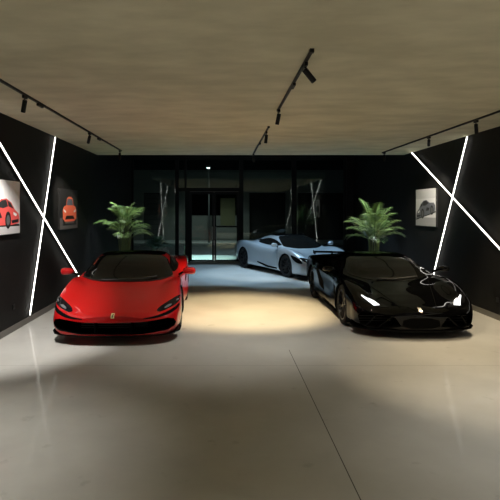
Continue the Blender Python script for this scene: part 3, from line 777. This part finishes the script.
def build_black(c):
    for sd in (1, -1):
        c.cut(prism_front([(sd*x, z) for x, z in [(.30,.20),(.40,.34),(.62,.375),(.86,.40),(.91,.33),(.88,.19),(.60,.16)]], -.3, .42, False))
    c.wheels([(1.05, .345, .265, .985), (3.75, .36, .34, 1.0)], 10)
    c.finish()
    r = c.root
    c.part('windshield', [(-.46,1.23),(0,1.19),(.46,1.23),(.755,1.50),(.72,1.80),(.59,2.16),(.30,2.22),(0,2.23),(-.30,2.22),(-.59,2.16),(-.72,1.80),(-.755,1.50)], 'top', M['glass'], rnd=1)
    c.part('side_window', [(1.70,.86),(1.90,.935),(2.15,1.01),(2.45,1.05),(2.72,1.03),(2.85,.955),(2.6,.90),(2.1,.855)], 'side', M['glass'], mirror=True, rnd=1)
    c.part('engine_cover', [(-.34,3.0),(.34,3.0),(.44,3.4),(.38,4.4),(-.38,4.4),(-.44,3.4)], 'top', M['carbon'], rnd=0)
    hl = c.part('headlight', [(.46,.472),(.60,.475),(.80,.53),(.87,.60),(.86,.655),(.79,.63),(.58,.535)], 'front', M['lamp_dark'], mirror=True, rnd=0, step=.02)
    for h, sd in zip(hl, (1, -1)):
        # Y-shaped running light
        for q in ([(.585,.497),(.68,.495),(.735,.54),(.715,.575),(.64,.54)], [(.715,.565),(.735,.54),(.81,.605),(.80,.615)]):
            c.patch([(sd*a, b) for a, b in q], 'front', M['drl'], off=.009, rnd=0, step=.015).build('running_light', h)
    c.part('door_intake', [(2.55,.36),(2.82,.42),(3.14,.74),(3.10,.84),(2.92,.80),(2.62,.52)], 'side', M['cavity'], mirror=True, rnd=0)
    c.part('side_skirt', [(1.48,.125),(3.32,.125),(3.30,.20),(1.50,.165)], 'side', M['carbon'], mirror=True, rnd=0, off=.02)
    c.part('fender_vent', [(1.42,.40),(1.60,.46),(1.66,.62),(1.50,.60)], 'side', M['cavity'], mirror=True, rnd=0)
    c.part('door_seam', [(1.62,.28),(1.63,.28),(1.72,.80),(1.71,.80)], 'side', M['cavity'], mirror=True, rnd=0, off=.0015)
    c.part('hood_seam', [(.28,.12),(.29,.12),(.60,1.2),(.59,1.2)], 'top', M['cavity'], mirror=True, rnd=0, off=.0015)
    c.part('emblem', [(-.026,.43),(0,.405),(.026,.43),(.026,.468),(-.026,.468)], 'front', M['badge_w'], rnd=0, off=.008, step=.012)
    c.part('bumper_insert', [(-.30,.17),(.30,.17),(.27,.33),(-.27,.33)], 'front', M['cavity'], rnd=1, step=.02)
    c.splitter([(0,-.05),(.34,-.04),(.42,.0),(.68,.06),(.87,.20),(.965,.34),(.995,.60),(.80,.70),(0,.70)], .125, .148, M['carbon'])
    for sd in (-1, 1):
        g = MB()
        g.tube([(sd*.44,.06,.34), (sd*.62,.10,.17)], .018, M['carbon'], 6); g.tube([(sd*.66,.12,.36), (sd*.80,.18,.17)], .016, M['carbon'], 6)
        for z in (.22, .26, .30): g.box((min(sd*.36, sd*.86), .33, z-.004), (max(sd*.36, sd*.86), .345, z+.004), M['plastic'])
        g.build('grille', r, smooth=True)
    c.mirror((1.07,1.66,.90), (.90,1.74,.83), M['black'], (.11,.085,.05))
    w = MB(); pts = []
    for x, y in ((-.3,1.25),(.0,1.235),(.45,1.33)):
        h, n = c.hit((x, y), 'top'); pts.append(h + n*.02)
    w.tube(pts, .010, M['plastic'], 6); w.build('wiper', r, smooth=True)
    # rear wing on two struts with end plates
    wg = MB(); prof = [(-.15,.0),(-.10,.022),(.02,.03),(.15,.018),(.16,.010),(.02,.008),(-.10,-.008)]
    xsn = [-.80,-.62,-.35,0,.35,.62,.80]; vs = []
    for x in xsn:
        dz = -.02*(1-abs(x)/.80); dy = .12*(abs(x)/.80)
        vs += [(x, 4.48+py-dy*.3, 0.975+pz+dz) for py, pz in prof]
    n = len(prof); fs = [tuple(range(n)), tuple(range(len(vs)-n, len(vs)))]
    fs += [(i*n+k, i*n+(k+1) % n, (i+1)*n+(k+1) % n, (i+1)*n+k) for i in range(len(xsn)-1) for k in range(n)]
    wing = wg.add(vs, fs, M['carbon']).build('rear_wing', r, smooth=True)
    for sd in (-1, 1):
        MB().add([(sd*.80+dx, y, z) for dx in (0, .012*sd) for y, z in ((4.28,.985),(4.62,1.01),(4.64,.935),(4.40,.92))], [(0,1,2,3),(4,5,6,7),(0,1,5,4),(1,2,6,5),(2,3,7,6),(3,0,4,7)], M['carbon']).build('wing_endplate', wing)
        MB().add([(sd*.38+dx, y, z) for dx in (-.012, .012) for y, z in ((4.36,.90),(4.46,.99),(4.56,.995),(4.54,.90))], [(0,1,2,3),(4,5,6,7),(0,1,5,4),(1,2,6,5),(2,3,7,6),(3,0,4,7)], M['carbon']).build('wing_strut', wing)
    c.part('tail_light', [(.45,.80),(.72,.80),(.74,.70),(.47,.71)], 'back', M['tail'], mirror=True, step=.02)
build_black(BLK)

# ---------------- silver car with teardrop cabin
sil_st = [
 S(0.00, .13, .30, (.42,.16), (.46,.28), (.43,.38), (.35,.42), (.27,.435), (.18,.445), (.09,.45), (0,.45)),
 S(0.08, .12, .52, (.64,.15), (.69,.29), (.66,.43), (.56,.47), (.42,.48), (.28,.485), (.14,.49), (0,.49)),
 S(0.25, .12, .72, (.82,.15), (.87,.31), (.84,.53), (.72,.56), (.54,.55), (.36,.545), (.18,.545), (0,.545)),
 S(0.58, .12, .80, (.90,.16), (.945,.38), (.90,.70), (.76,.71), (.58,.66), (.38,.64), (.19,.64), (0,.64)),
 S(1.05, .12, .82, (.93,.17), (.965,.48), (.89,.835), (.75,.82), (.60,.76), (.40,.735), (.20,.735), (0,.735)),
 S(1.36, .12, .82, (.93,.17), (.96,.50), (.89,.845), (.79,.83), (.68,.81), (.44,.82), (.22,.83), (0,.835)),
 S(1.70, .12, .82, (.925,.17), (.935,.48), (.89,.80), (.82,.83), (.75,.88), (.58,.985), (.30,1.015), (0,1.025)),
 S(2.10, .12, .82, (.92,.17), (.92,.46), (.90,.79), (.84,.83), (.76,.92), (.58,1.11), (.30,1.145), (0,1.155)),
 S(2.50, .12, .82, (.925,.17), (.935,.48), (.91,.81), (.85,.85), (.76,.94), (.56,1.15), (.29,1.185), (0,1.196)),
 S(3.00, .12, .82, (.945,.17), (.965,.53), (.94,.885), (.85,.92), (.73,.97), (.51,1.11), (.26,1.145), (0,1.155)),
 S(3.40, .12, .82, (.955,.18), (.97,.56), (.93,.93), (.82,.945), (.68,.96), (.46,1.03), (.23,1.06), (0,1.07)),
 S(3.77, .13, .82, (.95,.19), (.965,.58), (.92,.945), (.79,.95), (.64,.94), (.42,.96), (.20,.97), (0,.975)),
 S(4.15, .18, .80, (.92,.25), (.94,.60), (.89,.92), (.76,.925), (.60,.91), (.40,.91), (.20,.91), (0,.91)),
 S(4.42, .26, .74, (.84,.33), (.87,.60), (.82,.87), (.72,.88), (.56,.88), (.36,.88), (.18,.88), (0,.88)),
 S(4.54, .36, .64, (.72,.42), (.76,.60), (.72,.80), (.64,.83), (.50,.835), (.34,.84), (.17,.84), (0,.84)),
]
ang = math.radians(25)
hx, hy = math.sin(ang), -math.cos(ang)            # heading (nose direction)
fa = Vector((2.72, 15.25))                        # front axle centre
nose = fa + Vector((hx, hy))*1.08
SIL = Car('sports_car', 'silver-blue sports car with dark teardrop cabin, in front of the glass', (nose.x, nose.y, 0), ang, sil_st, M['silver'])
def build_silver(c):
    c.cut(prism_front([(0,.24),(.40,.25),(.62,.30),(.72,.27),(.70,.18),(.40,.16),(0,.16)], -.3, .30))
    c.wheels([(1.08, .335, .245, .945), (3.75, .35, .30, .955)], 10)
    c.finish()
    r = c.root
    c.part('windshield', [(-.42,1.34),(0,1.28),(.42,1.34),(.70,1.54),(.66,1.80),(.54,2.16),(.28,2.22),(0,2.23),(-.28,2.22),(-.54,2.16),(-.66,1.80),(-.70,1.54)], 'top', M['glass'])
    c.part('roof_panel', [(-.28,2.25),(.28,2.25),(.52,2.2),(.50,2.7),(.42,3.1),(.28,3.5),(-.28,3.5),(-.42,3.1),(-.50,2.7),(-.52,2.2)], 'top', M['carbon'])
    c.part('side_window', [(1.62,.89),(1.85,.985),(2.15,1.06),(2.50,1.095),(2.80,1.06),(3.10,.985),(2.85,.92),(2.2,.875)], 'side', M['glass'], mirror=True)
    c.part('cabin_intake', [(3.12,.985),(2.95,1.03),(3.15,1.03),(3.35,.98)], 'side', M['cavity'], mirror=True)
    hl = c.part('headlight', [(.40,.47),(.56,.435),(.74,.46),(.87,.55),(.905,.625),(.86,.645),(.68,.60),(.52,.545)], 'front', M['cavity'], mirror=True, step=.02)
    for h, sd in zip(hl, (1, -1)):
        c.patch([(sd*a, b) for a, b in [(.50,.495),(.66,.50),(.80,.565),(.79,.58),(.64,.525)]], 'front', M['lamp_clear'], off=.01, step=.015).build('headlight_lens', h, smooth=True)
    c.part('headlight_surround', [(.26,.47),(.42,.47),(.60,.52),(.80,.66),(.74,.685),(.52,.635),(.34,.575)], 'side', M['cavity'], mirror=True, off=.005, step=.02)
    c.part('side_blade', [(1.55,.20),(2.2,.20),(2.75,.30),(2.75,.34),(2.1,.26),(1.55,.25)], 'side', M['cavity'], mirror=True, rnd=0)
    c.part('door_seam', [(1.50,.28),(1.51,.28),(1.60,.84),(1.59,.84)], 'side', M['cavity'], mirror=True, rnd=0, off=.0015)
    c.part('side_skirt', [(1.48,.125),(3.34,.125),(3.32,.18),(1.50,.165)], 'side', M['carbon'], mirror=True, rnd=0, off=.015)
    c.splitter([(0,-.03),(.30,-.02),(.52,.02),(.70,.10),(.84,.22),(.93,.40),(.95,.60),(.70,.70),(0,.70)], .085, .115, M['carbon'])
    c.mirror((1.04,1.56,.93), (.86,1.66,.85), M['silver'], (.10,.075,.06))
    c.part('tail_light', [(.40,.74),(.66,.74),(.66,.72),(.40,.72)], 'back', M['tail'], mirror=True, rnd=0, step=.02)
    g = MB()
    for z in (.19, .22): g.box((-.5,.22,z-.004), (.5,.235,z+.004), M['plastic'])
    g.build('grille', r)
build_silver(SIL)

# ------------------------------------------------------------------ the street outside
struct(MB().box((-14, DG+.25, -.25), (16, DG+3.2, -.02), M['paving']), 'pavement_ground')
struct(MB().box((-30, DG+3.2, -.3), (32, DG+11, -.14), M['asphalt']), 'road_ground')
struct(MB().box((-30, DG+11, -.3), (32, DG+14.5, -.02), M['paving']), 'far_pavement_ground')
YO = DG + 14
bld = thing('building', 'pale building across the street with dark garage openings, seen through glass', 'building', (0, YO, 0))
wl = MB()
wl.box((-16, 0, 3.1), (18, .4, 4.6), M['render_wall'])
wl.box((-2.4, .02, 0), (1.2, .38, 1.6), M['render_wall'])
for x0, x1 in ((-16,-5.2),(-3.9,-2.4),(1.2,1.8),(4.2,5.0),(8.5,18)): wl.box((x0, 0, 0), (x1, .4, 3.1), M['render_wall'])
wl.box((-16, .0, 4.6), (18, .4, 9), M['dark_open']); wl.box((-16, 4.5, 0), (18, 4.7, 9), M['dark_open'])
wl.build('wall', bld)
for x0, x1 in ((-5.2,-3.9),(1.8,4.2),(5.0,8.5)):
    q = MB()
    for k in range(9): q.box((x0, .25, .0+k*.34), (x1, .29, .32+k*.34), M['shutter'] if x0 < -5 else M['dark_open'])
    q.build('garage_door', bld)
sd_ = MB().box((-.10, -.03, .95), (.86, .0, 2.75), M['olive']).build('shutter_panel', bld); sd_['label'] = 'olive panel'
for k in range(6):
    MB().box((-13+k*5, -.04, 5.6), (-11.4+k*5, .0, 7.4), M['pane']).build('window', bld)
lp = thing('street_lamp', 'street lamp with cool white head on far pavement outside', 'street lamp', (-.80, DG+11.6, -.02))
MB().tube([(0,0,0),(0,0,3.9),(0,-.4,4.35),(0,-1.2,4.5)], [.07,.05,.045,.04], M['grey_metal'], 10).build('pole', lp, smooth=True)
hd = MB().box((-.12,-1.7,4.44), (.12,-1.1,4.56), M['grey_metal']).build('lamp_head', lp, bevel=.02)
MB().box((-.09,-1.65,4.425), (.09,-1.15,4.44), M['street_lens']).build('lens', hd)
L = bpy.data.lights.new('street_light', 'SPOT'); L.energy = 460; L.spot_size = math.radians(140); L.spot_blend = .6; L.color = (.88, .95, .92); L.shadow_soft_size = .12
lo = bpy.data.objects.new('street_light', L); COL.objects.link(lo); lo.parent = lp; lo.location = (0, -1.4, 4.38)

# ------------------------------------------------------------------ world, camera, view
w = bpy.data.worlds.new('night'); scene.world = w; w.use_nodes = True
w.node_tree.nodes['Background'].inputs['Color'].default_value = (.004, .006, .008, 1)
w.node_tree.nodes['Background'].inputs['Strength'].default_value = 1.0
cam = bpy.data.cameras.new('camera'); co = bpy.data.objects.new('camera', cam); COL.objects.link(co)
co.location = (0, 0, 2.0); co.rotation_euler = (PI/2, 0, 0)
cam.sensor_fit = 'HORIZONTAL'; cam.sensor_width = 36; cam.lens = 36*505/500
cam.shift_x = 28/500; cam.shift_y = -40.5/500; cam.clip_start = .05; cam.clip_end = 200
scene.camera = co
scene.view_settings.view_transform = 'Standard'
try: scene.view_settings.look = 'None'
except Exception: pass
scene.view_settings.gamma = 1; scene.view_settings.use_curve_mapping = False
scene.view_settings.exposure = 0.0
scene.cycles.max_bounces = 10; scene.cycles.diffuse_bounces = 5; scene.cycles.glossy_bounces = 4
scene.cycles.transparent_max_bounces = 12
scene.cycles.sample_clamp_indirect = 4.0
scene.cycles.use_denoising = True
